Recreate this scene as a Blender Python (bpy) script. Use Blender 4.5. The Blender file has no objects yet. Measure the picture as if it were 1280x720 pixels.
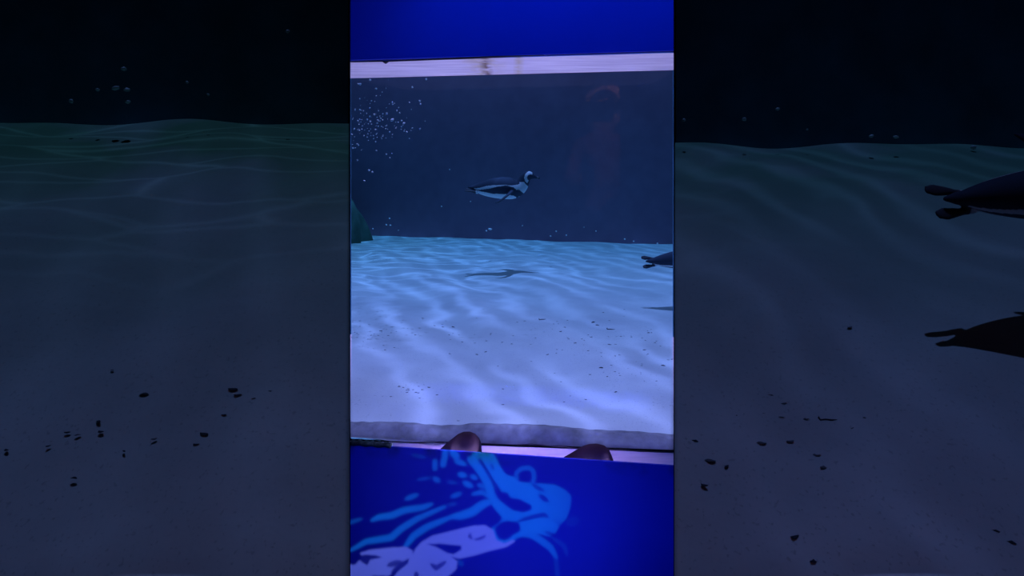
import bpy, bmesh, math, random
import numpy as np
from mathutils import Vector, Matrix
random.seed(7)
S = bpy.context.scene
COL = S.collection
EZ = 1.22            # eye height above the gallery floor
F = 700.0            # focal length in pixels of the 1280x720 frame
HY = 223.0           # image row of the horizon
TP = 0.136           # the window wall is turned this much to the line of sight

# ------------------------------------------------------------------ camera, light, exposure
cam = bpy.data.objects.new('camera', bpy.data.cameras.new('camera')); COL.objects.link(cam)
cam.data.sensor_width = 36; cam.data.lens = 36 * F / 1280
cam.data.shift_y = -(360 - HY) / 1280
cam.data.clip_start = 0.005
cam.location = (0, 0, EZ); cam.rotation_euler = (math.pi / 2, 0, 0)
S.camera = cam
S.view_settings.view_transform = 'Standard'; S.view_settings.look = 'None'
S.view_settings.exposure = 0; S.view_settings.gamma = 1; S.view_settings.use_curve_mapping = False
w = bpy.data.worlds.new('world'); S.world = w; w.use_nodes = True
w.node_tree.nodes['Background'].inputs[0].default_value = (.05, .15, 1, 1)
w.node_tree.nodes['Background'].inputs[1].default_value = .004

def lamp(name, typ, loc, energy, color, aim=None, **kw):
    d = bpy.data.lights.new(name, typ); d.energy = energy; d.color = color
    for k, v in kw.items(): setattr(d, k, v)
    o = bpy.data.objects.new(name, d); COL.objects.link(o); o.location = loc
    if aim is not None:
        o.rotation_euler = (Vector(aim) - Vector(loc)).to_track_quat('-Z', 'Y').to_euler()
    return o
sun = lamp('sun', 'SUN', (0, 5, 6), 7.6, (.45, .34, 1.0), (-.003, 5.0, 2), angle=math.radians(.45))
skylight = lamp('tank_skylight', 'AREA', (0, 6.2, EZ + 2.3), 290, (.46, .34, 1.0), (0, 6.2, 0), shape='RECTANGLE', size=7.5, size_y=5.5)
alcove_fill = lamp('alcove_strip_light', 'AREA', (.05, 1.15, EZ + .78), 3.0, (.004, .13, 1), (.05, 1.62, EZ + .1), shape='RECTANGLE', size=.48, size_y=.04)  # added fill for the blue walls, kept above the view
low_fill = lamp('floor_strip_light', 'AREA', (0, 1.12, EZ - 1.0), 1.6, (.006, .06, 1), (0, 1.62, EZ - .85), shape='RECTANGLE', size=.48, size_y=.04)  # added fill brightening the low blue wall from below
soffit_fill = lamp('sill_uplight', 'AREA', (0, 1.660, EZ - .870), 15, (.47, .44, 1), None, shape='RECTANGLE', size=.86, size_y=.012)  # lamp put in to brighten the pale underside of the window head
soffit_fill.rotation_euler = (math.pi, 0, -math.atan(TP))
sill_fill = lamp('sill_downlight', 'AREA', (0, 1.3, EZ + 1.0), 1.3, (.40, .27, 1), (0, 1.745, EZ - .89), shape='RECTANGLE', size=.55, size_y=.02, spread=math.radians(19))  # extra lamp added to brighten the sill
tank_fill = lamp('tank_bar_light', 'AREA', (0, 2.15, EZ + .8), 2.6, (.62, .50, 1), (0, 2.0, EZ - .9), shape='RECTANGLE', size=1.1, size_y=.06)  # added lamp above the view, lifts the sill, curb and near sand
visitor_fill = lamp('gallery_spot', 'SPOT', (.35, .75, EZ + 1.1), 120, (1, .42, .42), (.07, -.35, EZ + .3), spot_size=math.radians(50), shadow_soft_size=.03)  # added lamp, lights the visitor so the reflection shows

# ------------------------------------------------------------------ helpers
def ray(px, py, Y): return Vector(((px - 640) / F * Y, Y, EZ + (HY - py) / F * Y))
def rx(px, Y): return (px - 640) / F * Y
def on_wall(px, py, d):
    u = (px - 640) / F
    return ray(px, py, d / (1 + u * TP))
def on_flat(px, py, h): return ray(px, py, h * F / (py - HY))
LX, RX = 438, 842

def mesh(name, verts, faces, mat=None, parent=None, smooth=False):
    me = bpy.data.meshes.new(name); me.from_pydata([tuple(v) for v in verts], [], faces); me.update()
    bm = bmesh.new(); bm.from_mesh(me); bmesh.ops.recalc_face_normals(bm, faces=bm.faces); bm.to_mesh(me); bm.free()
    if smooth:
        for p in me.polygons: p.use_smooth = True
    if mat: me.materials.append(mat)
    o = bpy.data.objects.new(name, me); COL.objects.link(o)
    if parent: o.parent = parent
    return o
def prism(poly, z0, z1):
    n = len(poly)
    v = [(x, y, z0) for x, y in poly] + [(x, y, z1) for x, y in poly]
    f = [tuple(range(n))[::-1], tuple(range(n, 2 * n))] + [(i, (i + 1) % n, n + (i + 1) % n, n + i) for i in range(n)]
    return v, f
def join(*vf):
    V, Fc = [], []
    for v, f in vf:
        b = len(V); V += list(v); Fc += [tuple(i + b for i in q) for q in f]
    return V, Fc
def tube(pts, rads, n=10):
    pts = [Vector(p) for p in pts]; V, Fc = [], []
    for i, p in enumerate(pts):
        t = (pts[min(i + 1, len(pts) - 1)] - pts[max(i - 1, 0)]).normalized()
        a = t.cross(Vector((0, 0, 1)))
        if a.length < 1e-3: a = t.cross(Vector((0, 1, 0)))
        a.normalize(); b = a.cross(t)
        for k in range(n):
            th = 2 * math.pi * k / n
            V.append(p + (a * math.cos(th) + b * math.sin(th)) * rads[i])
    m = len(pts)
    for i in range(m - 1):
        for k in range(n):
            Fc.append((i * n + k, i * n + (k + 1) % n, (i + 1) * n + (k + 1) % n, (i + 1) * n + k))
    Fc += [tuple(range(n))[::-1], tuple(range((m - 1) * n, m * n))]
    return V, Fc
def tag(o, label=None, cat=None, group=None, kind=None):
    if label: o['label'] = label
    if cat: o['category'] = cat
    if group: o['group'] = group
    if kind: o['kind'] = kind
    return o
def struct(name, vf, mat, label=None):
    o = mesh(name, *vf, mat); o['kind'] = 'structure'
    if label: o['label'] = label
    return o

class NT:
    """small node builder"""
    def __init__(self, name):
        self.m = bpy.data.materials.new(name); self.m.use_nodes = True
        self.t = self.m.node_tree; self.t.nodes.clear()
        self.out = self.t.nodes.new('ShaderNodeOutputMaterial')
    def n(self, typ, ins=None, **kw):
        nd = self.t.nodes.new('ShaderNode' + typ)
        for k, v in kw.items(): setattr(nd, k, v)
        for k, v in (ins or {}).items():
            if isinstance(v, bpy.types.NodeSocket): self.t.links.new(v, nd.inputs[k])
            else: nd.inputs[k].default_value = v
        return nd
    def math(self, op, a, b=0.0, clamp=False):
        return self.n('Math', {0: a, 1: b}, operation=op, use_clamp=clamp).outputs[0]
    def ramp(self, fac, stops):
        nd = self.n('ValToRGB', {0: fac}); e = nd.color_ramp.elements
        while len(e) < len(stops): e.new(.5)
        for q, (p, c) in zip(e, stops):
            q.position = p; q.color = (*c, 1) if len(c) == 3 else c
        return nd.outputs[0]
    def mix(self, fac, a, b, blend='MIX'):
        nd = self.n('Mix', data_type='RGBA', blend_type=blend)
        for s, v in ((nd.inputs[0], fac), (nd.inputs[6], a), (nd.inputs[7], b)):
            if isinstance(v, bpy.types.NodeSocket): self.t.links.new(v, s)
            else: s.default_value = v if not isinstance(v, tuple) else (*v, 1)
        return nd.outputs[2]
    def surf(self, s): self.t.links.new(s, self.out.inputs['Surface']); return self
    def bsdf(self, color, rough=.6, bump=None, **kw):
        b = self.n('BsdfPrincipled')
        for k, v in dict({'Base Color': color, 'Roughness': rough}, **kw).items():
            if isinstance(v, bpy.types.NodeSocket): self.t.links.new(v, b.inputs[k])
            else: b.inputs[k].default_value = (*v, 1) if isinstance(v, tuple) else v
        if bump is not None: self.t.links.new(bump, b.inputs['Normal'])
        self.surf(b.outputs[0]); return b
    def pos(self): return self.n('TexCoord').outputs['Object']
    def noise(self, scale, detail=4, vec=None, **kw):
        return self.n('TexNoise', {'Vector': vec if vec is not None else self.pos(), 'Scale': scale, 'Detail': detail, **kw}).outputs['Fac']
    def bump(self, h, strength=.3, dist=.01):
        return self.n('Bump', {'Height': h, 'Strength': strength, 'Distance': dist}).outputs[0]

def simple(name, color, var=.15, scale=12, rough=.6, bump=.2, dist=.004, **kw):
    n = NT(name); f = n.noise(scale)
    a = tuple(c * (1 - var) for c in color); b = tuple(min(1, c * (1 + var)) for c in color)
    n.bsdf(n.ramp(f, [(.3, a), (.7, b)]), rough, n.bump(f, bump, dist), **kw); return n.m

# ------------------------------------------------------------------ materials
M = {}
n = NT('sand')
p = n.pos(); f1 = n.noise(3.5, 5, p); f2 = n.noise(160, 3, p); f3 = n.noise(1.1, 3, p)
c = n.ramp(f1, [(.3, (.70, .69, .70)), (.7, (.82, .81, .80))])
c = n.mix(n.ramp(f2, [(.30, (.0, .0, .0)), (.36, (1, 1, 1))]), (.45, .44, .44), c)
px_ = n.n('SeparateXYZ', {0: p})
green = n.math('MULTIPLY', n.n('MapRange', {0: px_.outputs[0], 1: -.3, 2: -2.2}).outputs[0], n.n('MapRange', {0: px_.outputs[1], 1: 4.5, 2: 7.5}).outputs[0])
green = n.math('MULTIPLY', green, n.n('MapRange', {0: f3, 1: .3, 2: .65}).outputs[0])
c = n.mix(n.math('MULTIPLY', green, .55), c, (.55, .70, .42))
n.bsdf(c, .95, n.bump(n.math('ADD', f1, n.math('MULTIPLY', f2, .15)), .35, .02)); M['sand'] = n.m
def bay_sand(name, near, far):
    n = NT(name); p = n.pos(); f1 = n.noise(6, 5, p); f2 = n.noise(120, 2, p)
    c = n.ramp(f1, [(.3, tuple(q * .88 for q in near)), (.7, near)])
    c = n.mix(n.ramp(f2, [(.30, (0, 0, 0)), (.38, (1, 1, 1))]), tuple(q * .75 for q in near), c)
    s = n.n('SeparateXYZ', {0: p}).outputs[1]
    far_dim = n.math('MULTIPLY', n.n('MapRange', {0: s, 1: 1.25, 2: 2.5}).outputs[0], n.n('MapRange', {0: n.noise(1.5, 3, p), 1: .1, 2: .5}).outputs[0])
    c = n.mix(far_dim, c, far)  # sand colour darkened towards the back, imitating weaker light there
    n.bsdf(c, .95, n.bump(f1, .4, .02)); return n.m
M['bay_sand_l'] = bay_sand('silty_sand', (.78, .76, .74), (.22, .42, .22))
M['bay_sand_r'] = bay_sand('grey_sand', (.76, .74, .74), (.25, .44, .30))

n = NT('blue_paint'); p = n.pos(); f = n.noise(1.7, 4, p); g = n.noise(30, 4, p)
c = n.ramp(f, [(.35, (.028, .055, .46)), (.65, (.045, .085, .62))])
mz = n.math('MULTIPLY', n.ramp(n.noise(9, 4, p), [(.52, (0, 0, 0)), (.70, (1, 1, 1))]),
            n.n('MapRange', {0: n.n('SeparateXYZ', {0: p}).outputs[2], 1: EZ - .83, 2: EZ - .795}).outputs[0])
zz = n.n('SeparateXYZ', {0: p}).outputs[2]
mz = n.math('MULTIPLY', mz, n.math('LESS_THAN', zz, EZ))
c = n.mix(n.math('MULTIPLY', mz, .8), c, (.02, .05, .06))
n.bsdf(c, .75, n.bump(g, .08, .002), **{'Specular IOR Level': .08}); M['blue'] = n.m

n = NT('pale_trim'); p = n.pos(); mp = n.n('Mapping', {0: p, 'Scale': (2, 14, 14)}).outputs[0]
f = n.noise(3, 5, mp); c = n.ramp(f, [(.3, (.56, .52, .56)), (.7, (.78, .75, .76))])
s = n.n('SeparateXYZ', {0: p})
def spot(n, s, x, w): return n.n('MapRange', {0: n.math('ABSOLUTE', n.math('SUBTRACT', s.outputs[0], x)), 1: w, 2: 0.0}).outputs[0]
r1 = n.math('MULTIPLY', spot(n, s, -.088, .075), n.n('MapRange', {0: n.noise(26, 4, p), 1: .38, 2: .62}).outputs[0])
r2 = n.math('MULTIPLY', spot(n, s, .020, .018), n.n('MapRange', {0: n.noise(30, 3, p), 1: .25, 2: .6}).outputs[0])
r3 = n.math('MULTIPLY', spot(n, s, -.080, .022), n.n('MapRange', {0: n.noise(24, 2, p), 1: .36, 2: .56}).outputs[0])
top = n.math('GREATER_THAN', s.outputs[2], EZ)
c = n.mix(n.math('MULTIPLY', n.math('MULTIPLY', n.math('MAXIMUM', r1, r2), top), .7), c, (.50, .40, .10))
c = n.mix(n.math('MULTIPLY', n.math('MULTIPLY', r3, top), .95), c, (.14, .06, .02))
n.bsdf(c, .6, n.bump(f, .1, .002)); M['pale'] = n.m
M['concrete'] = simple('curb_concrete', (.30, .27, .30), .35, 22, .9, .5, .006)
M['seal'] = simple('black_sealant', (.015, .012, .02), .2, 30, .7)
M['dark'] = simple('dark_navy_paint', (.012, .014, .02), .2, 4, .8)
n = NT('deep_blue_render'); p = n.pos(); f = n.noise(.7, 5, p); g = n.noise(6, 5, p)
n.bsdf(n.ramp(n.math('ADD', n.math('MULTIPLY', f, .7), n.math('MULTIPLY', g, .3)), [(.35, (.42, .20, .31)), (.65, (.56, .28, .42))]), .9, n.bump(g, .2, .02)); M['back'] = n.m
M['bay_back'] = simple('bay_wall_render', (.15, .36, .55), .25, 3, .9)
M['floor'] = simple('gallery_floor_vinyl', (.03, .03, .05), .2, 6, .5)
M['rock'] = simple('algae_rock', (.07, .13, .10), .35, 5, .9, .6, .03)
M['stone'] = simple('brown_stone', (.022, .013, .015), .3, 14, .9, .5, .006, **{'Specular IOR Level': .08})
M['debris'] = simple('dark_leaf', (.035, .035, .05), .4, 40, .7)
M['debris2'] = simple('grey_leaf', (.16, .15, .17), .3, 40, .8)
M['bubble'] = simple('foam_white', (.93, .94, .96), .05, 50, .35)
M['moss'] = simple('dark_moss', (.012, .045, .03), .5, 40, .9, .6, .004)

def glass(name, ior):
    n = NT(name)
    fr = n.n('Fresnel', {'IOR': ior}).outputs[0]
    tr = n.n('BsdfTransparent', {'Color': (.98, .99, 1, 1)}).outputs[0]
    gl = n.n('BsdfGlossy', {'Color': (1, 1, 1, 1), 'Roughness': .015}).outputs[0]
    mx = n.n('MixShader', {0: fr, 1: tr, 2: gl}).outputs[0]
    n.surf(mx); return n.m
M['pane'] = glass('acrylic_pane', 1.17)

def water(name, dens, col, tint, fine, soft, warpk=.75, st_=(.45, 1.9, 1)):
    """absorbing water; its rippled top passes the sunlight in bands"""
    n = NT(name)
    va = n.n('VolumeAbsorption', {'Color': (*col, 1), 'Density': dens}).outputs[0]
    n.t.links.new(va, n.out.inputs['Volume'])
    p = n.pos()
    warp = n.n('TexNoise', {'Vector': p, 'Scale': 1.3, 'Detail': 3}).outputs['Color']
    wp = n.n('VectorMath', {0: p, 1: n.n('VectorMath', {0: warp, 'Scale': warpk}, operation='SCALE').outputs[0]}, operation='ADD').outputs[0]
    # long soft light bands, coloured into the top, running away from the window
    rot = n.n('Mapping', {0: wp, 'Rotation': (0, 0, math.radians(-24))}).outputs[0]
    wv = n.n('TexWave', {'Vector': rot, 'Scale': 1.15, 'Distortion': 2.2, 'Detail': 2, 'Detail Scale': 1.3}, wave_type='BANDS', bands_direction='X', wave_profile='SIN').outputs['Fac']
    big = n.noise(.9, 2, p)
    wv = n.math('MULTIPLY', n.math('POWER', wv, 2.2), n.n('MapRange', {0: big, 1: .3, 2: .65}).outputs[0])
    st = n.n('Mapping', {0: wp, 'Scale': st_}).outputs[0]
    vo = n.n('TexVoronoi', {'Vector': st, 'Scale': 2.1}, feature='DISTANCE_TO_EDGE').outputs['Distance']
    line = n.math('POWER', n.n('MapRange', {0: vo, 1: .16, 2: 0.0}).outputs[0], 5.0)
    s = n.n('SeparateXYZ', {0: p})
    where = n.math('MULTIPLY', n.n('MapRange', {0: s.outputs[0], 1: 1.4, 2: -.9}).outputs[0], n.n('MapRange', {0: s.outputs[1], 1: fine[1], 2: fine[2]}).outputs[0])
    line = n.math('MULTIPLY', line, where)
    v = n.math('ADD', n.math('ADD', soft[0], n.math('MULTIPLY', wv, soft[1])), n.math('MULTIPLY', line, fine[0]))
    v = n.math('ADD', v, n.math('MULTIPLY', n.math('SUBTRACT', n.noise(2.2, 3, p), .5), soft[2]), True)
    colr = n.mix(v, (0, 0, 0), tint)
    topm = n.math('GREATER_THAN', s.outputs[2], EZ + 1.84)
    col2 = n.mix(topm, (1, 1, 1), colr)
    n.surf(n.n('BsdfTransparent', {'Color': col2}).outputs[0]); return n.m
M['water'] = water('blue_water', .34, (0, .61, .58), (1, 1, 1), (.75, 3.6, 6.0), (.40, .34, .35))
M['bay_water_l'] = water('dim_green_water', .34, (0, .80, .70), (.104, .114, .112), (.38, 1.5, 2.5), (.45, .08, .2), .22, (.5, 3.2, 1))  # dark tint coloured into the top shades the left bay
M['bay_water_r'] = water('dim_blue_water', .34, (0, .80, .74), (.108, .114, .116), (.2, 1.2, 2.0), (.45, .22, .2))  # same tinted top shading the right bay

# ------------------------------------------------------------------ setting: gallery, bays, main tank
ZT = EZ + 1.9
def wl(x, d): return d - x * TP
def span(d, i=0.0):
    a, b = on_wall(LX, HY, d), on_wall(RX, HY, d)
    return (a.x + i, a.y), (b.x - i, b.y)
struct('floor', prism([(-4.3, -2.2), (4.3, -2.2), (4.3, 1.0), (-4.3, 1.0)], -.06, 0), M['floor'])
a, b = span(1.88)
struct('ceiling', join(prism([(-4.3, -2.3), (4.3, -2.3), (4.3, .995), (-4.3, .995)], ZT, ZT + .08),
                       prism([(rx(LX, .995), .995), (rx(RX, .995), .995), b, a], ZT, ZT + .08)), M['dark'])
# upper and lower blue walls of the viewing window
a, b = span(1.60); a2, b2 = span(1.86)
struct('wall_front_upper', prism([a, b, b2, a2], EZ + .352, ZT), M['blue'])
a1, b1 = span(1.604)
struct('trim_1', prism([a1, b1, b2, a2], EZ + .346, EZ + .3515), M['pale'])
a3, b3 = span(1.606)
def rail():
    v, f = prism([a, b, b3, a3], 0, EZ - .7905); return v, f
struct('wall_front_lower', rail(), M['blue'])
# sill between the low wall and the pane
zl, zr = -.907, -.876
def sill_z(x): return EZ + zl + (zr - zl) * (x - a2[0]) / (b2[0] - a2[0])
v, f = prism([a3, b3, b2, a2], 0, 1)
v = [(x, y, 0 if z == 0 else sill_z(x)) for x, y, z in v]
struct('trim_2', (v, f), M['pale'])
# pane
c1, d1 = span(1.862, .001); c2, d2 = span(1.877, .001)
struct('window_1', prism([c1, d1, d2, c2], EZ - .90, EZ + .40), M['pane'])
l1, l2 = span(1.688, .01); l3, l4 = span(1.691, .01)
struct('trim_6', prism([l1, l2, l4, l3], EZ - .93, EZ - .8425), M['dark'], 'low lip hiding the lights on the sill')  # added blocker, keeps the fill lamp's reflection out of the pane
# joint line under the pane and dark gap under the upper wall
pts = [on_wall(x, y, 1.857) for x, y in ((438.5, 551.5), (455, 552), (472, 549.5), (492, 552), (520, 553), (550, 553.5), (575, 554.5), (602, 554), (622, 555.5), (650, 556), (664, 555), (690, 558), (720, 560.5), (745, 560), (766, 561.5), (800, 564), (841.5, 566))]
vf = []
for i in range(len(pts) - 1):
    for k in range(4): vf.append(pts[i].lerp(pts[i + 1], k / 4))
vf.append(pts[-1])
struct('trim_3', tube(vf, [random.uniform(.0008, .0024) for _ in vf], 6), M['seal'])
pts = [on_wall(x, y, 1.597) for x, y in ((438.5, 77.5), (478, 76.5), (482, 78), (486, 76.5), (540, 74.3), (590, 72.3), (625, 70.8), (680, 68.8))]
struct('trim_4', tube(pts, [.0015, .0022, .005, .0022, .0025, .0035, .003, .0008], 6), M['seal'])

# partitions: thin at the gallery, thicker towards the back
for nm, px, s in (('wall_left_partition', LX, -1), ('wall_right_partition', RX, 1)):
    x0, x1 = rx(px, .985), rx(px, 3.03)
    struct(nm, prism([(x0, .985), (x1, 3.03), (x1 + s * .007, 3.03), (x0 + s * .0012, .985)][::-s], 0, ZT), M['dark'])
# bays
BZ = {-1: (-.73, .30), 1: (-.73, .18)}
def bay_h(s, Y): 
    z0, z1 = BZ[s]; t = (Y - 1.0) / 2.0
    return EZ + z0 + (z1 - z0) * (t + .10 * math.sin(math.pi * t))
for s, px, nm in ((-1, LX, 'left'), (1, RX, 'right')):
    xi0, xi1 = rx(px, 1.0) + s * .0006, rx(px, 3.03) + s * .0040
    xo = s * 4.2
    struct('wall_%s_bay_back' % nm, prism([(xi1, 3.0), (xo, 3.0), (xo, 3.06), (xi1, 3.06)][::s], 0, ZT), M['bay_back'])
    struct('wall_%s_bay_end' % nm, prism([(xo, .98), (xo + s * .08, .98), (xo + s * .08, 9.6), (xo, 9.6)][::s], 0, ZT), M['bay_back'])
    struct('wall_%s_bay_base' % nm, prism([(xi0, .985), (xo, .985), (xo, 1.02), (xi0 + s * .010, 1.02)][::s], 0, EZ - .735), M['dark'])
    struct('window_%d' % (2 if s < 0 else 3), prism([(rx(px, .99) + s * .0006, .99), (xo, .99), (xo, 1.0), (xi0, 1.0)][::s], EZ - .735, ZT), M['pane'])
    V, Fc = [], []; nx, ny = 120, 70
    for j in range(ny + 1):
        Y = 1.003 + 1.995 * j / ny
        xa = rx(px, Y) + s * (.0006 + .0025 * (Y - 1))
        for i in range(nx + 1):
            x = xa + (xo - xa) * (i / nx) ** 1.3
            z = bay_h(s, Y) + .012 * math.sin(5 * x + 3.1 * Y + 1.5 * math.sin(2.3 * Y)) + .008 * math.sin(9 * x - 11 * Y)
            V.append((x, Y, z - (.012 if j == 0 else 0)))
    for j in range(ny):
        for i in range(nx):
            q = j * (nx + 1) + i; Fc.append((q, q + 1, q + nx + 2, q + nx + 1))
    o = mesh('floor_%s_bay' % nm, V, Fc, M['bay_sand_' + nm[0]], smooth=True); o['kind'] = 'structure'; o['label'] = 'dim sloping sand bed behind the %s hand glass' % nm
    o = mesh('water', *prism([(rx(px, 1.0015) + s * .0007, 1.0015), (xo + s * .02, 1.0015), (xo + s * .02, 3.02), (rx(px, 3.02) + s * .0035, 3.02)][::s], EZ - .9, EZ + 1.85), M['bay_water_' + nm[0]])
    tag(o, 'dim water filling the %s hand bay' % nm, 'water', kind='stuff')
# main tank
def back_y(x): return 7.87 - .272 * x
struct('wall_back', prism([(-4.25, back_y(-4.25)), (4.25, back_y(4.25)), (4.25, back_y(4.25) + .12), (-4.25, back_y(-4.25) + .12)], 0, ZT), M['back'])
a, b = span(1.88)
e = .0003
poly = [(a[0] - e, a[1]), (b[0] + e, b[1]), (rx(RX, 3.03) + e, 3.05), (4.22, 3.05), (4.22, back_y(4.22) + .05), (-4.22, back_y(-4.22) + .05), (-4.22, 3.05), (rx(LX, 3.03) - e, 3.05)]
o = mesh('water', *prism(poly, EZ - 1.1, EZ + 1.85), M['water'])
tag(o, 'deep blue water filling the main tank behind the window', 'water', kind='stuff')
# curb and sand
CT = [(420, 527.5), (438, 528), (470, 529), (520, 530.5), (545, 533), (575, 533.5), (590, 531), (640, 530.5), (690, 534), (760, 540), (800, 542), (842, 545), (860, 546)]
cx = np.array([on_wall(x, y, 1.93).x for x, y in CT]); czv = np.array([on_wall(x, y, 1.93).z for x, y in CT])
def curb_z(x): return float(np.interp(x, cx, czv))
V, Fc = [], []; N = 110
for i in range(N + 1):
    t = i / N
    for j, (d, k) in enumerate(((1.879, -.03), (1.881, .05), (1.893, .45), (1.912, .82), (1.926, 1.0), (1.95, .9), (1.99, -.9))):
        p0, p1 = on_wall(LX, HY, d).x, on_wall(RX, HY, d).x; x = p0 + (p1 - p0) * t
        zb, zt = sill_z(x), curb_z(x)
        wob = .0012 * math.sin(23 * x + j) + .0007 * math.sin(97 * x + 2 * j)
        V.append((x, wl(x, d), zb + (zt - zb) * k + (wob if 1 < j < 6 else 0)))
for i in range(N):
    for j in range(6):
        q = i * 7 + j; Fc.append((q, q + 1, q + 8, q + 7))
o = mesh('curb', V, Fc, M['concrete'], smooth=True); o['kind'] = 'structure'; o['label'] = 'uneven grey concrete curb behind the pane foot'
o.name = 'trim_5'
SH = .862
def sand_z(x, y):
    am = 1 - .65 * min(1, max(0, (y - 4.5) / 2.5))
    z = EZ - SH + am * (.012 * math.sin(6.5 * x + 2.4 * y + 1.3 * math.sin(1.7 * y + x)) + .007 * math.sin(13 * x + 5 * y + 2 * math.sin(3 * x)) + .01 * math.sin(1.9 * x - 1.3 * y))
    k = min(1, max(0, (y + x * TP - 1.93) / .35)); k = k * k * (3 - 2 * k)
    return (curb_z(x) - .004) * (1 - k) + z * k if k < 1 else z
V, Fc = [], []
def patch(Y0, Y1, ny, nx, xl, xr, front=False):
    b0 = len(V)
    for j in range(ny + 1):
        for i in range(nx + 1):
            t = i / nx
            Y = Y0 + (Y1 - Y0) * (j / ny)
            x = xl(Y) + (xr(Y) - xl(Y)) * t
            if front:
                yy = wl(x, 1.93) * (1 - j / ny) + Y1 * (j / ny)
                x = rx(LX, yy) + (rx(RX, yy) - rx(LX, yy)) * t
                Y = yy
            V.append((x, Y, sand_z(x, Y)))
    for j in range(ny):
        for i in range(nx):
            q = b0 + j * (nx + 1) + i; Fc.append((q, q + 1, q + nx + 2, q + nx + 1))
patch(1.9, 3.06, 70, 70, lambda Y: rx(LX, Y), lambda Y: rx(RX, Y), True)
patch(3.06, 9.4, 130, 170, lambda Y: -4.2, lambda Y: 4.2)
o = mesh('floor_main_tank', V, Fc, M['sand'], smooth=True); o['kind'] = 'structure'; o['label'] = 'bright rippled sand floor of the main tank'

# ------------------------------------------------------------------ boulder at the left of the far wall
bm = bmesh.new(); bmesh.ops.create_icosphere(bm, subdivisions=5, radius=1)
for v in bm.verts:
    c = v.co; k = 1 + .07 * math.sin(4 * c.x + 3 * c.z) + .05 * math.sin(7 * c.y - 5 * c.z) + .03 * math.sin(13 * c.x + 11 * c.y)
    v.co = Vector((c.x * 1.0 * k, c.y * .6 * k, c.z * 1.0 * k))
me = bpy.data.meshes.new('boulder'); bm.to_mesh(me); bm.free(); me.materials.append(M['rock'])
for p in me.polygons: p.use_smooth = True
o = bpy.data.objects.new('boulder', me); COL.objects.link(o); o.location = (-2.93, 7.75, EZ - .95)
tag(o, 'green algae-covered boulder on the sand at the far left of the main tank', 'rock')

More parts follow.
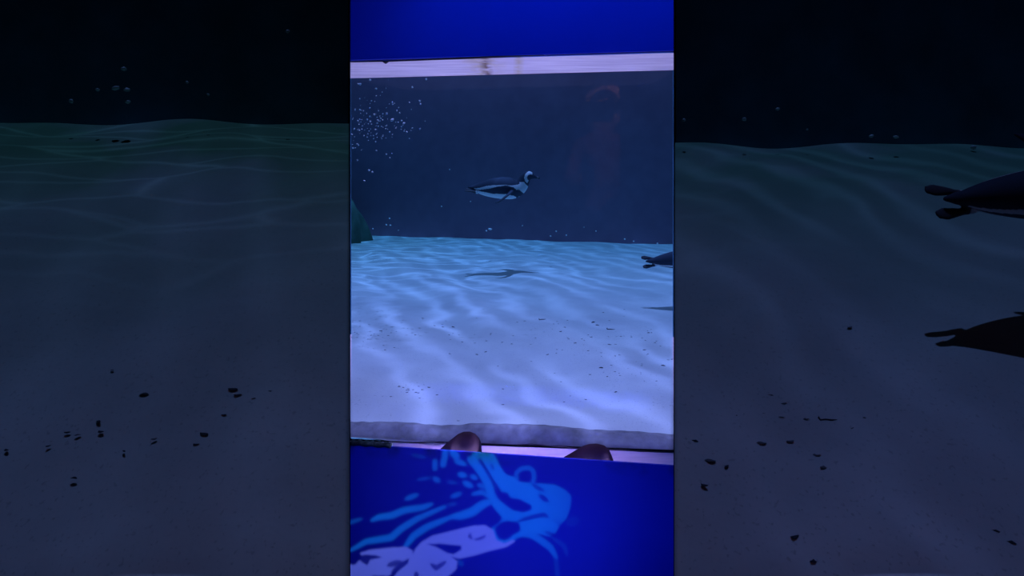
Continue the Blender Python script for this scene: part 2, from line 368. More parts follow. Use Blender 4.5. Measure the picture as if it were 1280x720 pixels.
# ------------------------------------------------------------------ penguins
def smoothstep(a, b, x):
    t = min(1, max(0, (x - a) / (b - a))); return t * t * (3 - 2 * t)
SP = [(-.345, .006, .006), (-.31, .004, .018), (-.27, 0, .038), (-.20, -.002, .066), (-.11, 0, .09), (-.02, .0, .1), (.06, -.004, .097), (.11, .006, .083),
      (.143, .03, .066), (.163, .06, .055), (.178, .088, .049), (.198, .108, .047), (.222, .112, .040), (.243, .107, .028), (.262, .101, .017), (.285, .096, .011), (.306, .091, .008), (.316, .086, .003)]
def penguin_mesh():
    me = bpy.data.meshes.new('penguin')
    bm = bmesh.new()
    def loft(rows, n=28):
        rings = []
        for i, (p, r1, r2) in enumerate(rows):
            q0, q1 = Vector(rows[max(0, i - 1)][0]), Vector(rows[min(len(rows) - 1, i + 1)][0])
            t = (q1 - q0).normalized(); side = Vector((0, 1, 0))
            if abs(t.y) > .9: side = Vector((1, 0, 0))
            up = t.cross(side).normalized(); side = up.cross(t).normalized()
            rings.append([bm.verts.new(Vector(p) + side * r1 * math.cos(2 * math.pi * k / n) + up * r2 * math.sin(2 * math.pi * k / n)) for k in range(n)])
        for a, b in zip(rings, rings[1:]):
            for k in range(n): bm.faces.new((a[k], a[(k + 1) % n], b[(k + 1) % n], b[k]))
        bm.faces.new(rings[0][::-1]); bm.faces.new(rings[-1])
    # body with tail, neck, head and bill
    rows = []
    for i in range(len(SP) - 1):
        for k in range(3):
            t = k / 3
            p0, p1 = SP[max(0, i - 1)], SP[i]; p2, p3 = SP[i + 1], SP[min(len(SP) - 1, i + 2)]
            v = [.5 * (2 * p1[c] + (p2[c] - p0[c]) * t + (2 * p0[c] - 5 * p1[c] + 4 * p2[c] - p3[c]) * t * t + (3 * p1[c] - p0[c] - 3 * p2[c] + p3[c]) * t ** 3) for c in range(3)]
            flat = 1.35 if v[0] < -.30 else 1.0
            rows.append((Vector((v[0], 0, v[1])), max(.004, v[2] * flat * .96), max(.004, v[2])))
    loft(rows)
    # flippers swept out and back, feet trailing
    for s in (1, -1):
        if s < 0: fl = [((.06, -.07, -.01), .030, .014), ((.05, -.10, -.02), .032, .012), ((.02, -.15, -.04), .030, .010), ((-.02, -.20, -.065), .024, .009), ((-.06, -.235, -.085), .015, .007), ((-.085, -.25, -.093), .005, .004)]
        else: fl = [((.06, .07, -.005), .030, .014), ((.05, .10, -.005), .032, .012), ((.03, .15, 0), .030, .010), ((.00, .20, .005), .024, .009), ((-.03, .235, .005), .015, .007), ((-.05, .25, .005), .005, .004)]
        loft([(Vector(p), a, b) for p, a, b in fl], 18)
        loft([(Vector((-.25, s * .03, -.035)), .016, .016), (Vector((-.285, s * .038, -.03)), .012, .012), (Vector((-.31, s * .042, -.022)), .017, .010), (Vector((-.345, s * .047, -.018)), .024, .007), (Vector((-.37, s * .05, -.016)), .014, .005)], 14)
    bm.to_mesh(me); bm.free()
    tmp = bpy.data.objects.new('tmp', me); COL.objects.link(tmp)
    md = tmp.modifiers.new('r', 'REMESH'); md.mode = 'VOXEL'; md.voxel_size = .0042
    ms = tmp.modifiers.new('s', 'SMOOTH'); ms.iterations = 2; ms.factor = .5
    dg = bpy.context.evaluated_depsgraph_get(); dg.update()
    out = bpy.data.meshes.new_from_object(tmp.evaluated_get(dg))
    bpy.data.objects.remove(tmp); out.name = 'penguin'
    # plumage
    ca = out.color_attributes.new('plumage', 'FLOAT_COLOR', 'POINT')
    bx = [q[0] for q in SP]; bz = [q[1] for q in SP]; br = [q[2] for q in SP]
    black, white, grey, horn = (.055, .072, .110), (.86, .86, .88), (.10, .10, .12), (.22, .21, .23)
    for i, v in enumerate(out.vertices):
        x, y, z = v.co
        zc, r = float(np.interp(x, bx, bz)), float(np.interp(x, bx, br))
        h = (z - zc) / max(r, .01)                      # -1 belly .. +1 back
        off = abs(y) > r * 1.02 + .012
        c = black
        if x < -.24 and (off or abs(y) > .02 and z < -.008) and x < -.27: c = grey          # feet
        elif off: c = black if v.normal.z > -.2 else grey                                    # flippers
        elif x <= .125:
            back = .42 - .35 * smoothstep(-.15, -.3, x)
            k = 1.0 if h < back else 0.0                # white below the back line
            wob = .05 * math.sin(60 * x)
            band_c = np.interp(x, [-.30, -.22, -.10, .0, .07, .115], [-.25, -.22, -.12, .0, -.15, -.7])
            bw = np.interp(x, [-.30, -.24, -.1, .0, .1], [.0, .12, .33, .40, .42])
            if abs(h - band_c - wob * .3) < bw: k = 0.0
            if .095 < x < .118 and h < -.1: k = 0.0
            if x < -.285: k = 0.0
            c = white if k else black
        else:                                           # neck and head, measured in the head's own plane
            dx, dz = x - .225, z - .100
            rr = math.hypot(dx, dz); an = math.degrees(math.atan2(dz, dx))
            c = black
            if z < .062 and (x - .125) * .6 + (z - .0) * .6 > -.004 and h < 2:   # white breast and throat front
                if z < .07 - 1.2 * max(0, x - .16) and abs(y) < .075: c = white
            if .030 < rr < .056 and (an > 60 or an < -120) and z > .03: c = white            # curved stripe behind the cheek
            if x > .243: c = horn if .285 < x < .3 else black
        ca.data[i].color = (*c, 1)
    for p in out.polygons: p.use_smooth = True
    n = NT('penguin_plumage'); at = n.n('Attribute', attribute_name='plumage').outputs['Color']
    g = n.noise(140, 3)
    n.bsdf(n.mix(.12, at, n.ramp(g, [(.3, (.0, .0, .0)), (.7, (.5, .5, .5))]), 'OVERLAY'), .8, n.bump(g, .15, .002), **{'Specular IOR Level': .15})
    out.materials.append(n.m); return out
def on_bay(s, px, py):
    lo, hi = 1.0, 3.0
    for _ in range(40):
        m_ = (lo + hi) / 2
        if ray(px, py, m_).z > bay_h(s, m_): lo = m_
        else: hi = m_
    return ray(px, py, (lo + hi) / 2) + Vector((0, 0, .004))
pm = penguin_mesh()
eye_bm = bmesh.new(); bmesh.ops.create_uvsphere(eye_bm, u_segments=12, v_segments=8, radius=.0055)
eye_me = bpy.data.meshes.new('eye'); eye_bm.to_mesh(eye_me); eye_bm.free(); eye_me.materials.append(M['seal'])
def penguin(loc, rot, sc, label):
    o = bpy.data.objects.new('penguin', pm); COL.objects.link(o)
    o.location = loc; o.rotation_euler = rot; o.scale = sc if isinstance(sc, tuple) else (sc, sc, sc)
    for s in (1, -1):
        e_ = bpy.data.objects.new('eye', eye_me); COL.objects.link(e_); e_.parent = o; e_.location = (.226, s * .0345, .117)
    tag(o, label, 'penguin', 'penguins swimming in the tanks'); return o
penguin(ray(632, 235, 5.1), (math.radians(8), 0, 0), 1.0, 'black and white penguin swimming right in mid-water, whole body in view')
y2 = 3.75
penguin(ray(803, 323.5, y2) + Vector((.305, .0, .0)), (math.radians(62), math.radians(-3), math.radians(4)), (.84, .66, .66), 'dark penguin cut off by the main window right edge, tail and feet showing')
y3 = on_bay(1, 1230, 419).y
penguin(ray(1158, 241, y3) + Vector((.375, 0, .0)), (math.radians(62), math.radians(-3), math.radians(3)), (1.0, .76, .76), 'dark penguin tail in the dim right hand bay at the frame edge')

# ------------------------------------------------------------------ rounded stones on the sill
def stone(pxs, name_label):
    """outline of pixel points on the sill, given depth as a rounded pebble"""
    d0 = 1.73
    P = [on_wall(x, y, d0) for x, y in pxs]
    cxm = sum(p.x for p in P) / len(P); zb = min(sill_z(cxm) - .001, min(p.z for p in P))
    base = Vector((cxm, wl(cxm, d0), sill_z(cxm)))
    bm = bmesh.new(); rings = []
    ks = [-1, -.92, -.75, -.5, -.2, .2, .5, .75, .92, 1]
    for k in ks:
        sc = math.sqrt(max(0, 1 - k * k)) ** .8 if abs(k) < 1 else .0
        ring = []
        for p in P:
            q = Vector((base.x + (p.x - base.x) * (.25 + .75 * sc), 0, base.z + (p.z - base.z) * (.25 + .75 * sc)))
            q.y = wl(q.x, d0) + k * .052
            ring.append(bm.verts.new(q - base))
        rings.append(ring)
    m = len(P)
    for a, b in zip(rings, rings[1:]):
        for i in range(m): bm.faces.new((a[i], a[(i + 1) % m], b[(i + 1) % m], b[i]))
    bm.faces.new(rings[0]); bm.faces.new(rings[-1][::-1])
    bmesh.ops.recalc_face_normals(bm, faces=bm.faces)
    me = bpy.data.meshes.new('stone'); bm.to_mesh(me); bm.free(); me.materials.append(M['stone'])
    for p in me.polygons: p.use_smooth = True
    o = bpy.data.objects.new('stone', me); COL.objects.link(o); o.location = base
    tag(o, name_label, 'stone', 'brown stones on the window sill')
stone([(536, 577), (541, 571), (549, 563.5), (557, 556), (565, 549.5), (572, 544), (579, 541), (587, 540.8), (594, 543.5), (599, 549), (601.5, 555), (602, 562), (602.5, 570), (602, 577)], 'taller brown rounded stone on the pale sill, left of the other stone')
stone([(690, 588), (695, 582), (704, 575), (713, 570), (722, 564.5), (730, 560), (738, 557.6), (748, 557), (757, 559), (762.5, 564), (766, 572), (767, 579), (768, 584), (768, 588)], 'lower flatter brown rounded stone on the sill, right of the other stone')
# dark moss on the low wall's left end
v = []
bm = bmesh.new()
tmpv, tmpf = [], []
for i in range(24):
    t = i / 23; px = 439 + 51 * t
    q = on_wall(px, 556, 1.612); z = EZ - .79
    hh = .005 + .0025 * math.sin(i * 1.7) - (.002 if i > 21 else 0)
    for dy, dz in ((-.013, -.004 - .0012 * math.sin(i * .9)), (-.014, .002), (-.006, hh), (.006, hh * .9), (.012, .0)):
        tmpv.append((q.x, q.y + dy, z + dz))
for i in range(23):
    for j in range(5): tmpf.append((i * 5 + j, i * 5 + (j + 1) % 5, (i + 1) * 5 + (j + 1) % 5, (i + 1) * 5 + j))
tmpf += [tuple(range(5)), tuple(range(115, 120))[::-1]]
bm.free()
o = mesh('moss_strip', tmpv, tmpf, M['moss'], smooth=True)
tag(o, 'dark green moss growing along the low blue wall left top edge', 'moss', kind='stuff')

# ------------------------------------------------------------------ drifting bubbles and flakes
def blob_mesh(seed, sub=1):
    r = random.Random(seed); bm = bmesh.new(); bmesh.ops.create_icosphere(bm, subdivisions=sub, radius=1)
    for v in bm.verts: v.co *= r.uniform(.75, 1.2)
    me = bpy.data.meshes.new('air_bubble'); bm.to_mesh(me); bm.free(); me.materials.append(M['bubble'])
    for p in me.polygons: p.use_smooth = True
    return me
BM = [blob_mesh(i) for i in range(4)]
def bubble(px, py, Y, wpx, hpx, label, group, name='air_bubble', cat='bubble'):
    o = bpy.data.objects.new(name, random.choice(BM)); COL.objects.link(o)
    o.location = ray(px, py, Y); k = Y / F / 2
    o.scale = (wpx * k, (wpx + hpx) / 2 * k, hpx * k); o.rotation_euler = (0, random.uniform(-.5, .5), random.uniform(0, 6))
    tag(o, label, cat, group)
LB = 'tiny pale air bubble in the cloud at the upper left of the main window'
GB = 'air bubbles at the upper left of the main tank'
bubble(490, 150, 3.2, 5.5, 4, 'largest pale bubble in the cloud at the upper left of the main window', GB)
for cx_, cy_ in ((444, 137), (447, 151), (443, 161), (440, 168), (463, 152), (468, 143), (476, 148), (483, 142), (500, 141), (505, 154), (509, 165), (515, 160), (525, 161), (525, 126), (526, 130), (469, 162), (470, 111), (450, 105), (533, 99), (462, 100), (515, 109), (447, 180), (441, 185), (470, 188), (447, 200), (462, 213), (466, 215), (456, 226), (502, 151), (491, 128)):
    bubble(cx_ + random.uniform(-.6, .6), cy_, random.uniform(2.9, 3.4), random.uniform(2.2, 3.8), random.uniform(1.8, 3.0), LB, GB)
for i in range(130):
    while True:
        bx, by = random.gauss(467, 22), random.gauss(150, 22)
        if 440 < bx < 532 and 98 < by < 235: break
    s_ = random.uniform(.9, 2.3)
    bubble(bx, by, random.uniform(2.7, 3.8), s_, s_ * random.uniform(.6, 1), LB, GB)
LF = 'tiny pale speck drifting low in front of the dark far wall'
GF = 'specks drifting over the far edge of the sand'
for x, y, a_, b_ in ((487, 273, 2.5, 1.8), (483, 281, 3, 2), (488, 281.5, 3, 2), (466, 286, 2, 1.6), (552, 258, 2, 2), (608, 288.5, 3, 1.8), (695, 289, 2.6, 2), (688, 295, 2.5, 2), (708, 294, 2, 1.8), (745, 289, 2, 1.5), (781, 299, 2.6, 2), (792, 301.5, 2.6, 2.2), (822, 304.5, 3, 2.4), (498, 288, 1.5, 1.2), (562, 212, 1.6, 1.6), (588, 252, 1.4, 1.4), (653, 282, 1.5, 1.2), (730, 284, 1.6, 1.2)):
    bubble(x, y, 5.9, a_, b_, LF, GF, 'drifting_speck', 'speck')
bubble(613, 286.5, 5.9, 7, 3, 'larger pale flake drifting just above the far edge of the sand', GF, 'drifting_speck', 'speck')
for x, y, a_, b_ in ((155, 86, 9, 6), (144, 110, 11, 6), (158, 112, 11, 6), (89, 126, 5, 6), (234, 103, 4, 4), (360, 39, 5, 5), (160, 127, 9, 5), (122, 112, 6, 4), (260, 118, 4, 3)):
    bubble(x, y, 2.7, a_, b_, 'dim speck drifting over the sand in the left hand bay', 'specks in the left hand bay', 'drifting_speck', 'speck')
for x, y, a_, b_ in ((1217, 184, 8, 6), (1120, 171, 7, 4), (1089, 170, 7, 4), (972, 136, 6, 4), (930, 149, 7, 5), (855, 150, 6, 5), (1009, 162, 4, 3)):
    bubble(x, y, 2.8, a_, b_, 'dim speck drifting over the sand in the right hand bay', 'specks in the right hand bay', 'drifting_speck', 'speck')

# ------------------------------------------------------------------ dead leaves and twigs on the sand
def flake_mesh(seed):
    r = random.Random(seed); N_ = 9; V, Fc = [], []
    ph = r.uniform(0, 6)
    for z, k in ((0, 1), (.12, .85)):
        for i in range(N_):
            a_ = 2 * math.pi * i / N_; rr = r.uniform(.7, 1.1) * k
            V.append((rr * math.cos(a_), rr * .45 * math.sin(a_), z + .12 * math.sin(2 * a_ + ph)))
    Fc = [tuple(range(N_))[::-1], tuple(range(N_, 2 * N_))] + [(i, (i + 1) % N_, N_ + (i + 1) % N_, N_ + i) for i in range(N_)]
    me = bpy.data.meshes.new('leaf_fragment'); me.from_pydata(V, [], Fc); me.update(); return me
def twig_mesh(seed):
    r = random.Random(seed)
    vf = join(tube([(-1, 0, .06), (-.3, .1, .1), (.3, .02, .08), (1, .15, .06)], [.07, .09, .08, .04], 6), tube([(-.95, 0, .06), (-1.0, .25, .2), (-.9, .45, .3)], [.09, .12, .03], 6))
    me = bpy.data.meshes.new('twig'); me.from_pydata([tuple(v) for v in vf[0]], [], vf[1]); me.update(); return me
FM = [flake_mesh(i) for i in range(6)]; TM = [twig_mesh(1)]
for me in FM[:4] + TM: me.materials.append(M['debris'])
for me in FM[4:]: me.materials.append(M['debris2'])
def litter(p, size, label, group, twig=False, rz=None):
    me = TM[0] if twig else random.choice(FM)
    o = bpy.data.objects.new('twig' if twig else 'leaf_fragment', me); COL.objects.link(o)
    o.location = p; o.scale = (size, size, size * random.uniform(.7, 1.2)); o.rotation_euler = (0, 0, random.uniform(-.6, .6) if rz is None else rz)
    tag(o, label, 'twig' if twig else 'leaf', group); return o
def on_sand(px, py):
    p = on_flat(px, py, SH)
    for _ in range(4): p = on_flat(px, py, EZ - sand_z(p.x, p.y))
    return p
C2 = lambda x, y: (430 + x / 3.048, 230 + y / 3.048)
LL = 'small dark leaf scrap lying on the bright sand of the main tank'; GL = 'leaf scraps on the main tank sand'
litter(on_sand(*C2(757, 517)), .021, 'thin dark twig lying on the bright sand in front of the penguin shadow', GL, True, .3)
litter(on_sand(*C2(1018, 555)), .024, 'broad dark twig on the bright sand toward the right of the main tank', GL, True, -.2)
litter(on_sand(*C2(950, 527)), .016, 'largest dark leaf on the bright sand, upper of a pair right of centre', GL)
litter(on_sand(*C2(966, 538)), .014, 'dark leaf on the bright sand, lower of a pair right of centre', GL)
for x, y, s_ in ((415, 545, .016), (450, 602, .008), (505, 650, .010), (140, 560, .010), (115, 572, .007), (130, 577, .008), (345, 540, .009), (375, 545, .009), (300, 512, .011), (775, 650, .010), (980, 700, .012), (1010, 612, .014), (1145, 632, .012), (1160, 567, .010), (880, 606, .010), (940, 584, .010), (787, 315, .014), (850, 520, .010), (840, 546, .009), (690, 522, .010), (660, 527, .008), (825, 562, .009), (540, 640, .009), (1215, 692, .013), (560, 570, .007), (400, 575, .007), (272, 575, .008)):
    litter(on_sand(*C2(x, y)), s_, LL, GL)
litter(on_sand(573, 526), .006, LL, GL); litter(on_sand(770, 490), .009, LL, GL)
def scatter(k, cx_, cy_, sx, sy, lim):
    i = 0
    while i < k:
        x, y = random.gauss(cx_, sx), random.gauss(cy_, sy)
        if lim[0] < x < lim[2] and lim[1] < y < lim[3]:
            litter(on_sand(x, y), random.uniform(.0028, .0075), LL, GL); i += 1
LIM = (440, 372, 840, 520)
scatter(45, 745, 420, 45, 16, LIM); scatter(32, 560, 412, 55, 14, LIM); scatter(24, 470, 418, 20, 12, LIM)
scatter(28, 800, 455, 35, 20, LIM); scatter(18, 510, 489, 18, 5, LIM); scatter(12, 640, 470, 90, 25, LIM)
LLb = 'dark leaf scrap on the dim sand of the left hand bay'; GLb = 'leaf scraps in the left hand bay'
for x, y, s_ in ((123, 529, .009), (126, 542, .009), (84, 543, .007), (97, 546, .007), (280, 521, .007), (291, 489, .013), (297, 496, .010), (338, 491, .007), (378, 513, .012), (408, 515, .014), (425, 516, .012), (363, 512, .008), (350, 508, .007), (255, 545, .012), (245, 558, .009), (300, 588, .007), (385, 567, .007), (193, 551, .007), (8, 565, .008), (92, 600, .008), (155, 566, .006), (362, 560, .010), (318, 500, .007), (140, 465, .006), (180, 495, .012), (60, 560, .006), (430, 480, .009)):
    litter(on_bay(-1, x, y), s_, LLb, GLb)
LRb = 'dark leaf scrap on the dim sand of the right hand bay'; GRb = 'leaf scraps in the right hand bay'
litter(on_bay(1, 1036, 528), .020, 'dark twig with a bent end on the dim sand of the right hand bay', GRb, True, -.05)
for x, y, s_ in ((962, 496, .014), (978, 506, .013), (944, 503, .011), (955, 519, .007), (975, 523, .009), (1008, 526, .008), (902, 532, .009), (913, 532, .008), (868, 490, .010), (880, 489, .008), (916, 521, .010), (868, 553, .008), (952, 556, .011), (988, 554, .010), (1021, 571, .010), (1030, 586, .013), (888, 578, .012), (1082, 524, .009), (1065, 537, .008), (1078, 541, .007), (1167, 525, .009), (1188, 540, .007), (1200, 538, .008), (1165, 601, .013), (1175, 607, .009), (993, 674, .011), (880, 609, .009), (1018, 703, .014), (1060, 698, .012), (1045, 710, .008), (1240, 665, .014), (1228, 655, .010), (1205, 570, .007), (1197, 562, .007), (1262, 680, .010), (1085, 706, .009), (1125, 560, .007), (1062, 411, .010), (908, 585, .007)):
    litter(on_bay(1, x, y), s_, LRb, GRb)

# ------------------------------------------------------------------ added projector, out of view, throwing the caustic light on the low wall
LP = Vector((.02, .25, EZ + .62))
def cr(pts): return [(436 + x / 4.5, 560 + y / 4.5) for x, y in pts]
X0, Y0, NXp, NYp = 436, 562, 286, 160
SS = 2
gx, gy = np.meshgrid(X0 + (np.arange(NXp * SS) + .5) / SS, Y0 + (np.arange(NYp * SS) + .5) / SS)
def polym(pts):
    pts = cr(pts); ins = np.zeros(gx.shape, bool); j = len(pts) - 1
    for i in range(len(pts)):
        (xi, yi), (xj, yj) = pts[i], pts[j]
        if yi != yj:
            ins ^= ((yi > gy) != (yj > gy)) & (gx < (xj - xi) * (gy - yi) / (yj - yi) + xi)
        j = i
    return ins.astype(float)
def stroke(pts, wd, taper=True):
    pts = cr(pts); r = wd / 4.5 / 2; out = np.zeros(gx.shape); nseg = len(pts) - 1
    for i in range(nseg):
        (xa, ya), (xb, yb) = pts[i], pts[i + 1]; L2 = (xb - xa) ** 2 + (yb - ya) ** 2 + 1e-9
        t = np.clip(((gx - xa) * (xb - xa) + (gy - ya) * (yb - ya)) / L2, 0, 1)
        d_ = np.hypot(gx - xa - t * (xb - xa), gy - ya - t * (yb - ya))
        g_ = (i + t) / nseg
        rr = r * (1 - .55 * np.abs(2 * g_ - 1) ** 3) if taper else r
        out = np.maximum(out, np.clip((rr - d_) / .7 + .5, 0, 1))
    return out
def ell(cx_, cy_, rx_, ry_, rot=0):
    q = [(cx_ + rx_ * math.cos(t) * math.cos(rot) - ry_ * math.sin(t) * math.sin(rot), cy_ + rx_ * math.cos(t) * math.sin(rot) + ry_ * math.sin(t) * math.cos(rot)) for t in np.linspace(0, 2 * math.pi, 24, endpoint=False)]
    return polym(q)
Lm = np.zeros(gx.shape); Bm = np.zeros(gx.shape)
def addL(m, v=1.0):
    global Lm; Lm = np.maximum(Lm, m * v)
def cutL(m, v=1.0):
    global Lm; Lm = Lm * (1 - m * v)
def addB(m, v=1.0):
    global Bm; Bm = np.maximum(Bm, m * v)
def cutB(m, v=1.0):
    global Bm; Bm = Bm * (1 - m * v)
addL(polym([(700, 28), (790, 33), (820, 75), (840, 120), (868, 160), (918, 176), (940, 200), (1020, 208), (1060, 210), (1130, 215), (1182, 240), (1216, 275), (1212, 330), (1190, 395), (1152, 430), (1132, 470), (1100, 490), (1060, 480), (1000, 465), (955, 478), (900, 518), (800, 545), (788, 450), (832, 420), (852, 390), (802, 332), (788, 290), (768, 230), (740, 180), (720, 130), (690, 90), (688, 60)]))
cutL(polym([(800, 232), (842, 250), (882, 258), (892, 284), (942, 290), (1006, 325), (1004, 350), (960, 363), (900, 350), (852, 312), (818, 282)]))
cutL(polym([(808, 442), (850, 410), (900, 402), (940, 418), (947, 455), (912, 490), (862, 511), (830, 502), (814, 470)]))
cutL(stroke([(1010, 214), (1045, 235), (1072, 246)], 22), .8); cutL(stroke([(1048, 272), (1092, 302)], 28), .9); cutL(stroke([(938, 407), (1010, 386), (1070, 374), (1092, 388)], 24), .85)
cutL(stroke([(1078, 466), (1132, 482)], 18), .8); cutL(stroke([(732, 88), (760, 132), (792, 190), (830, 242)], 24, False), .9); cutL(stroke([(788, 106), (806, 132)], 20), .7); cutL(stroke([(1125, 400), (1175, 440)], 20), .35)
addL(stroke([(928, 180), (926, 152), (950, 130), (990, 124), (1016, 142), (1020, 178), (1012, 200)], 22, False), .55); cutL(ell(968, 168, 34, 22, .25), .9)
addL(stroke([(690, 82), (718, 118), (742, 154), (772, 205), (788, 262)], 42, False), .95); addL(stroke([(788, 262), (820, 322), (862, 372), (905, 390)], 42, False), .95)
addL(stroke([(585, 26), (590, 48), (606, 62)], 36, False), .85); addL(stroke([(548, 24), (546, 62), (535, 108)], 30, False), .75); addL(stroke([(493, 92), (492, 128)], 26, False), .6); addL(stroke([(486, 178), (516, 198)], 26), .6)
addL(stroke([(600, 90), (628, 96), (655, 108)], 26), .85); addL(stroke([(672, 75), (712, 118)], 34), .9); addL(stroke([(618, 158), (658, 168)], 28), .85); addL(stroke([(684, 168), (714, 182)], 26), .8)
addL(stroke([(645, 202), (690, 224)], 30), .8); addL(stroke([(720, 215), (760, 228)], 24), .7); addL(stroke([(690, 266), (742, 254), (784, 284)], 24), .8); addL(stroke([(580, 280), (630, 260)], 24), .65)
addL(stroke([(400, 188), (470, 178)], 14), .3); addL(stroke([(560, 200), (610, 206)], 16), .3); addL(stroke([(370, 55), (440, 70)], 16), .2); addL(stroke([(565, 322), (605, 316)], 18), .3)
addL(stroke([(338, 292), (400, 268)], 26), .65)
addL(stroke([(160, 404), (200, 386), (262, 380), (330, 350), (430, 336), (475, 318)], 34), .85)
addL(stroke([(50, 562), (130, 516), (200, 505), (260, 496), (312, 450), (400, 395), (545, 332)], 34), .85)
addL(stroke([(330, 552), (380, 486), (450, 440), (580, 386)], 34), .9)
addL(stroke([(582, 384), (630, 380), (690, 360), (745, 320), (798, 300)], 44), .95); addL(stroke([(18, 424), (105, 396)], 20), .4)
addL(stroke([(905, 492), (960, 474), (1010, 482), (1060, 514), (1105, 548), (1135, 600)], 36), .85); addL(stroke([(1110, 495), (1180, 540), (1190, 590)], 18), .25); addL(stroke([(1130, 590), (1142, 715)], 24), .2)
addL(stroke([(1200, 420), (1250, 400)], 50), .15); addL(stroke([(615, 620), (640, 640)], 26), .3)
addB(polym([(384, 562), (420, 520), (480, 485), (560, 465), (640, 446), (700, 432), (760, 430), (800, 455), (818, 508), (860, 527), (905, 507), (918, 515), (870, 545), (780, 566), (700, 590), (620, 607), (570, 592), (545, 562), (530, 546), (470, 546), (430, 572)]))
cutB(stroke([(682, 474), (676, 490), (690, 502)], 16), .75); cutB(stroke([(705, 506), (735, 500), (760, 486)], 16), .75)
cutB(polym([(452, 530), (520, 527), (632, 538), (632, 560), (592, 584), (560, 577), (538, 556), (500, 545)]))
addB(polym([(8, 632), (70, 640), (108, 602), (98, 576), (150, 560), (260, 548), (340, 544), (377, 565), (370, 592), (330, 642), (270, 682), (240, 702), (170, 695), (120, 724), (8, 724)]))
cutB(polym([(78, 600), (120, 584), (180, 588), (214, 600), (152, 612), (136, 642), (110, 626)]), .95); cutB(stroke([(246, 642), (312, 622)], 30), .8); cutB(stroke([(268, 680), (300, 655), (358, 612)], 30), .9)
cutB(ell(215, 714, 66, 18))
addB(polym([(358, 604), (390, 560), (430, 540), (500, 545), (545, 570), (570, 590), (612, 620), (606, 662), (562, 700), (530, 724), (258, 724), (300, 672), (350, 632)]))
cutB(stroke([(474, 636), (500, 656), (548, 624)], 26), .8); cutB(ell(395, 694, 13, 20), .85)
def blur(a_, k):
    for _ in range(k):
        a_ = (np.roll(a_, 1, 0) + 2 * a_ + np.roll(a_, -1, 0)) / 4; a_ = (np.roll(a_, 1, 1) + 2 * a_ + np.roll(a_, -1, 1)) / 4
    return a_
down = lambda a_: a_.reshape(NYp, SS, NXp, SS).mean((1, 3))
Lp, Bp = down(blur(Lm, 7)), down(blur(Bm, 5))
Lp = Lp * (1 - Bp)
Lp = Lp * np.interp(np.arange(NXp), [0, 225, 275], [1, 1, .45])[None, :]
pat = Lp[..., None] * np.array([.02, .52, .32]) + Bp[..., None] * np.array([.80, .62, .40])
pat[0:1] *= 0; pat[-1:] *= 1; pat[:, -2:] = 0
V, Fc, cols = [], [], []
aimw = on_wall(575, 640, 1.6); ax = (aimw - LP).normalized(); DS = .30
for j in range(NYp):
    for i in range(NXp):
        q = on_wall(X0 + i + .5, Y0 + j + .5, 1.6) - LP
        V.append(LP + q * (DS / q.dot(ax))); cols.append((*pat[j, i], 1))
for j in range(NYp - 1):
    for i in range(NXp - 1):
        q = j * NXp + i; Fc.append((q, q + 1, q + NXp + 1, q + NXp))
n = NT('slide_film'); n.surf(n.n('BsdfTransparent', {'Color': n.n('Attribute', attribute_name='film').outputs['Color']}).outputs[0])
M['film'] = n.m; M['metal'] = simple('black_metal', (.02, .02, .025), .2, 20, .4)
pr = bpy.data.objects.new('light_projector', None); COL.objects.link(pr); pr.location = LP  # unseen projector, put in only to cast the caustic light
tag(pr, 'small black projector casting the water ripple pattern on the low blue wall', 'projector')
me = bpy.data.meshes.new('slide'); me.from_pydata([tuple(v - LP) for v in V], [], Fc); me.update()
ca = me.color_attributes.new('film', 'FLOAT_COLOR', 'POINT'); ca.data.foreach_set('color', np.array(cols, dtype=np.float32).ravel())
me.materials.append(M['film']); sl = bpy.data.objects.new('slide', me); COL.objects.link(sl); sl.parent = pr
# mask frame round the slide and a housing behind the lamp
q4 = [V[0] - LP, V[NXp - 1] - LP, V[-1] - LP, V[(NYp - 1) * NXp] - LP]
cen = sum(q4, Vector()) / 4; fv = q4 + [cen + (q - cen) * 4.5 for q in q4]
mesh('slide_mask', fv + [v + ax * .004 for v in fv], [(i, (i + 1) % 4, 4 + (i + 1) % 4, 4 + i) for i in range(4)] + [(8 + i, 12 + i, 12 + (i + 1) % 4, 8 + (i + 1) % 4) for i in range(4)] + [(4 + i, 4 + (i + 1) % 4, 12 + (i + 1) % 4, 12 + i) for i in range(4)] + [(i, 8 + i, 8 + (i + 1) % 4, (i + 1) % 4) for i in range(4)], M['metal'], pr)
mesh('housing', *tube([-ax * .16, -ax * .15, -ax * .02, ax * .01], [.03, .045, .045, .04], 20), M['metal'], pr)
pl = lamp('projector_lamp', 'SPOT', (0, 0, 0), 560, (1, 1, 1), None, spot_size=math.radians(30), spot_blend=.0, shadow_soft_size=.0002)  # lamp of the added projector
pl.parent = pr; pl.location = ax * .02; pl.rotation_euler = ax.to_track_quat('-Z', 'Y').to_euler()

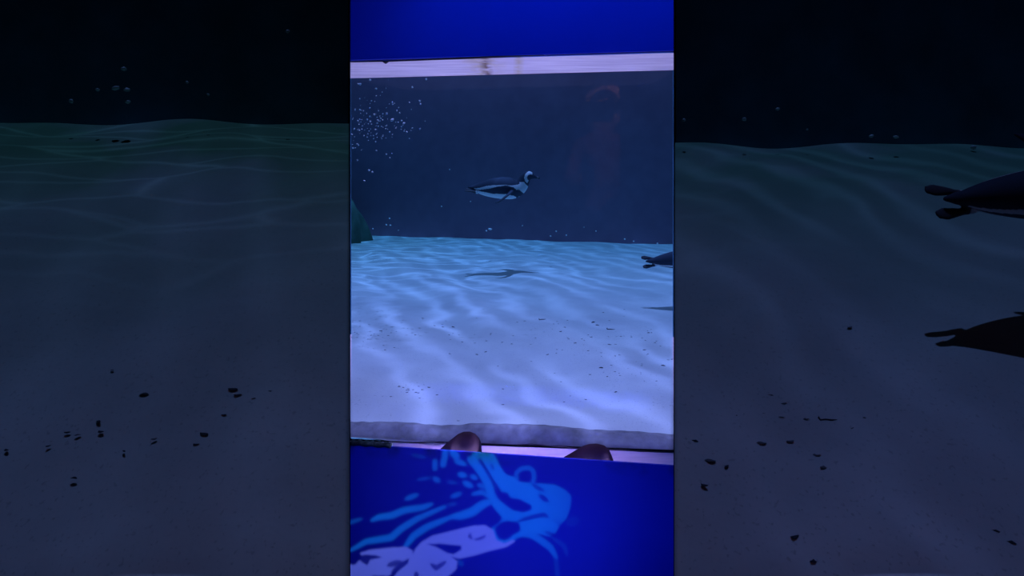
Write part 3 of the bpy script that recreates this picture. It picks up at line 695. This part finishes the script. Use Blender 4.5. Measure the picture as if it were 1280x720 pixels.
# ------------------------------------------------------------------ the visitor holding the phone, seen as a faint reflection in the pane
PX, PY = .068, -.36
sk = {}; ed = []; rad = {}
def jt(nm, x, y, z, r, to=None):
    sk[nm] = (x, y, z); rad[nm] = r
    if to: ed.append((to, nm))
H = EZ + .50
jt('pelvis', 0, 0, .95, .145); jt('waist', 0, 0, 1.10, .135, 'pelvis'); jt('chest', 0, 0, 1.32, .155, 'waist'); jt('upper', 0, -.01, 1.46, .12, 'chest'); jt('neck', 0, 0, 1.55, .058, 'upper')
jt('jaw', 0, .02, H - .07, .07, 'neck'); jt('skull', 0, .0, H + .03, .092, 'jaw'); jt('crown', 0, -.005, H + .075, .07, 'skull')
for s, c in ((-1, 'l'), (1, 'r')):
    jt('sh' + c, s * .19, -.01, 1.45, .07, 'upper'); jt('el' + c, s * .25, .08, 1.19, .05, 'sh' + c); hx = -PX + s * .062
    jt('wr' + c, hx + s * .02, .30, EZ - .05, .03, 'el' + c); jt('pa' + c, hx + s * .004, .335, EZ - .015, .034, 'wr' + c)
    for k in range(4):
        jt('f%d%s' % (k, c), hx - s * .004, .345 + .0, EZ + .02 - k * .018, .0095, 'pa' + c)
        jt('g%d%s' % (k, c), hx - s * .026, .352 - .036, EZ + .024 - k * .018 - .004, .0085, 'f%d%s' % (k, c))
    jt('t0' + c, hx - s * .002, .318, EZ + .018, .011, 'pa' + c); jt('t1' + c, hx - s * .022, .312, EZ + .038, .0095, 't0' + c)
    jt('hp' + c, s * .10, 0, .88, .10, 'pelvis'); jt('kn' + c, s * .11, .02, .50, .065, 'hp' + c); jt('an' + c, s * .12, -.01, .09, .045, 'kn' + c); jt('to' + c, s * .13, .15, .04, .04, 'an' + c)
names = list(sk); me = bpy.data.meshes.new('person'); me.from_pydata([sk[k] for k in names], [(names.index(a), names.index(b)) for a, b in ed], [])
tmp = bpy.data.objects.new('tmp', me); COL.objects.link(tmp)
md = tmp.modifiers.new('s', 'SKIN'); md.use_smooth_shade = True
for i, k in enumerate(names): me.skin_vertices[0].data[i].radius = (rad[k], rad[k]); me.skin_vertices[0].data[i].use_root = (k == 'pelvis')
md = tmp.modifiers.new('d', 'SUBSURF'); md.levels = 2; md.render_levels = 2
dg = bpy.context.evaluated_depsgraph_get(); dg.update()
bme = bpy.data.meshes.new_from_object(tmp.evaluated_get(dg)); bpy.data.objects.remove(tmp); bme.name = 'person'
for m_ in (simple('skin', (.34, .20, .15)), simple('maroon_cloth', (.22, .06, .06), .2, 60, .9), simple('dark_denim', (.03, .04, .07), .2, 80, .9), simple('black_shoe', (.02, .02, .02))): bme.materials.append(m_)
for p in bme.polygons:
    c = p.center
    p.material_index = 3 if c.z < .10 else 2 if c.z < 1.0 and c.y < .2 else 0 if c.z > 1.55 or c.y > .285 else 1
    p.use_smooth = True
per = bpy.data.objects.new('person', bme); COL.objects.link(per); per.location = (PX, PY, 0)
tag(per, 'person in a maroon top and grey hood filming the tank, mirrored in the pane', 'person')
V, Fc = [], []                                          # hood: an open shell round the face
for i in range(13):
    a_ = math.radians(48 + 132 * i / 12)
    for k in range(28):
        th = 2 * math.pi * k / 28
        V.append((.165 * math.sin(a_) * math.cos(th), .13 * math.cos(a_) - .02, H + .005 + .175 * math.sin(a_) * math.sin(th)))
for i in range(12):
    for k in range(28): Fc.append((i * 28 + k, i * 28 + (k + 1) % 28, (i + 1) * 28 + (k + 1) % 28, (i + 1) * 28 + k))
hood = mesh('hood', V, Fc, simple('grey_hood', (.60, .58, .60), .15, 40, .9), per, True)
md = hood.modifiers.new('t', 'SOLIDIFY'); md.thickness = .02
for s in (-1, 1):
    bm = bmesh.new(); bmesh.ops.create_uvsphere(bm, u_segments=12, v_segments=8, radius=.012); em = bpy.data.meshes.new('eye'); bm.to_mesh(em); bm.free(); em.materials.append(M['bubble'])
    e_ = bpy.data.objects.new('eye', em); COL.objects.link(e_); e_.parent = per; e_.location = (s * .032, .082, H + .01)
mesh('nose', *tube([(0, .085, H + .015), (0, .108, H - .03), (0, .085, H - .045)], [.009, .015, .008], 8), bme.materials[0], per, True)
mesh('mouth', *tube([(-.025, .082, H - .072), (0, .090, H - .072), (.025, .082, H - .072)], [.003, .006, .003], 6), simple('lips', (.25, .08, .08)), per, True)
bm = bmesh.new(); bmesh.ops.create_cube(bm, size=1); bmesh.ops.scale(bm, vec=(.074, .008, .15), verts=bm.verts); bmesh.ops.bevel(bm, geom=bm.edges, offset=.003, segments=2, affect='EDGES')
pme = bpy.data.meshes.new('phone'); bm.to_mesh(pme); bm.free(); pme.materials.append(M['metal'])
ph = bpy.data.objects.new('phone', pme); COL.objects.link(ph); ph.location = (0, -.028, EZ); tag(ph, 'black phone held upright in both hands of the filming person', 'phone')
mesh('screen', *prism([(-.034, -.0046), (.034, -.0046), (.034, -.0040), (-.034, -.0040)], -.07, .07), M['seal'], ph)
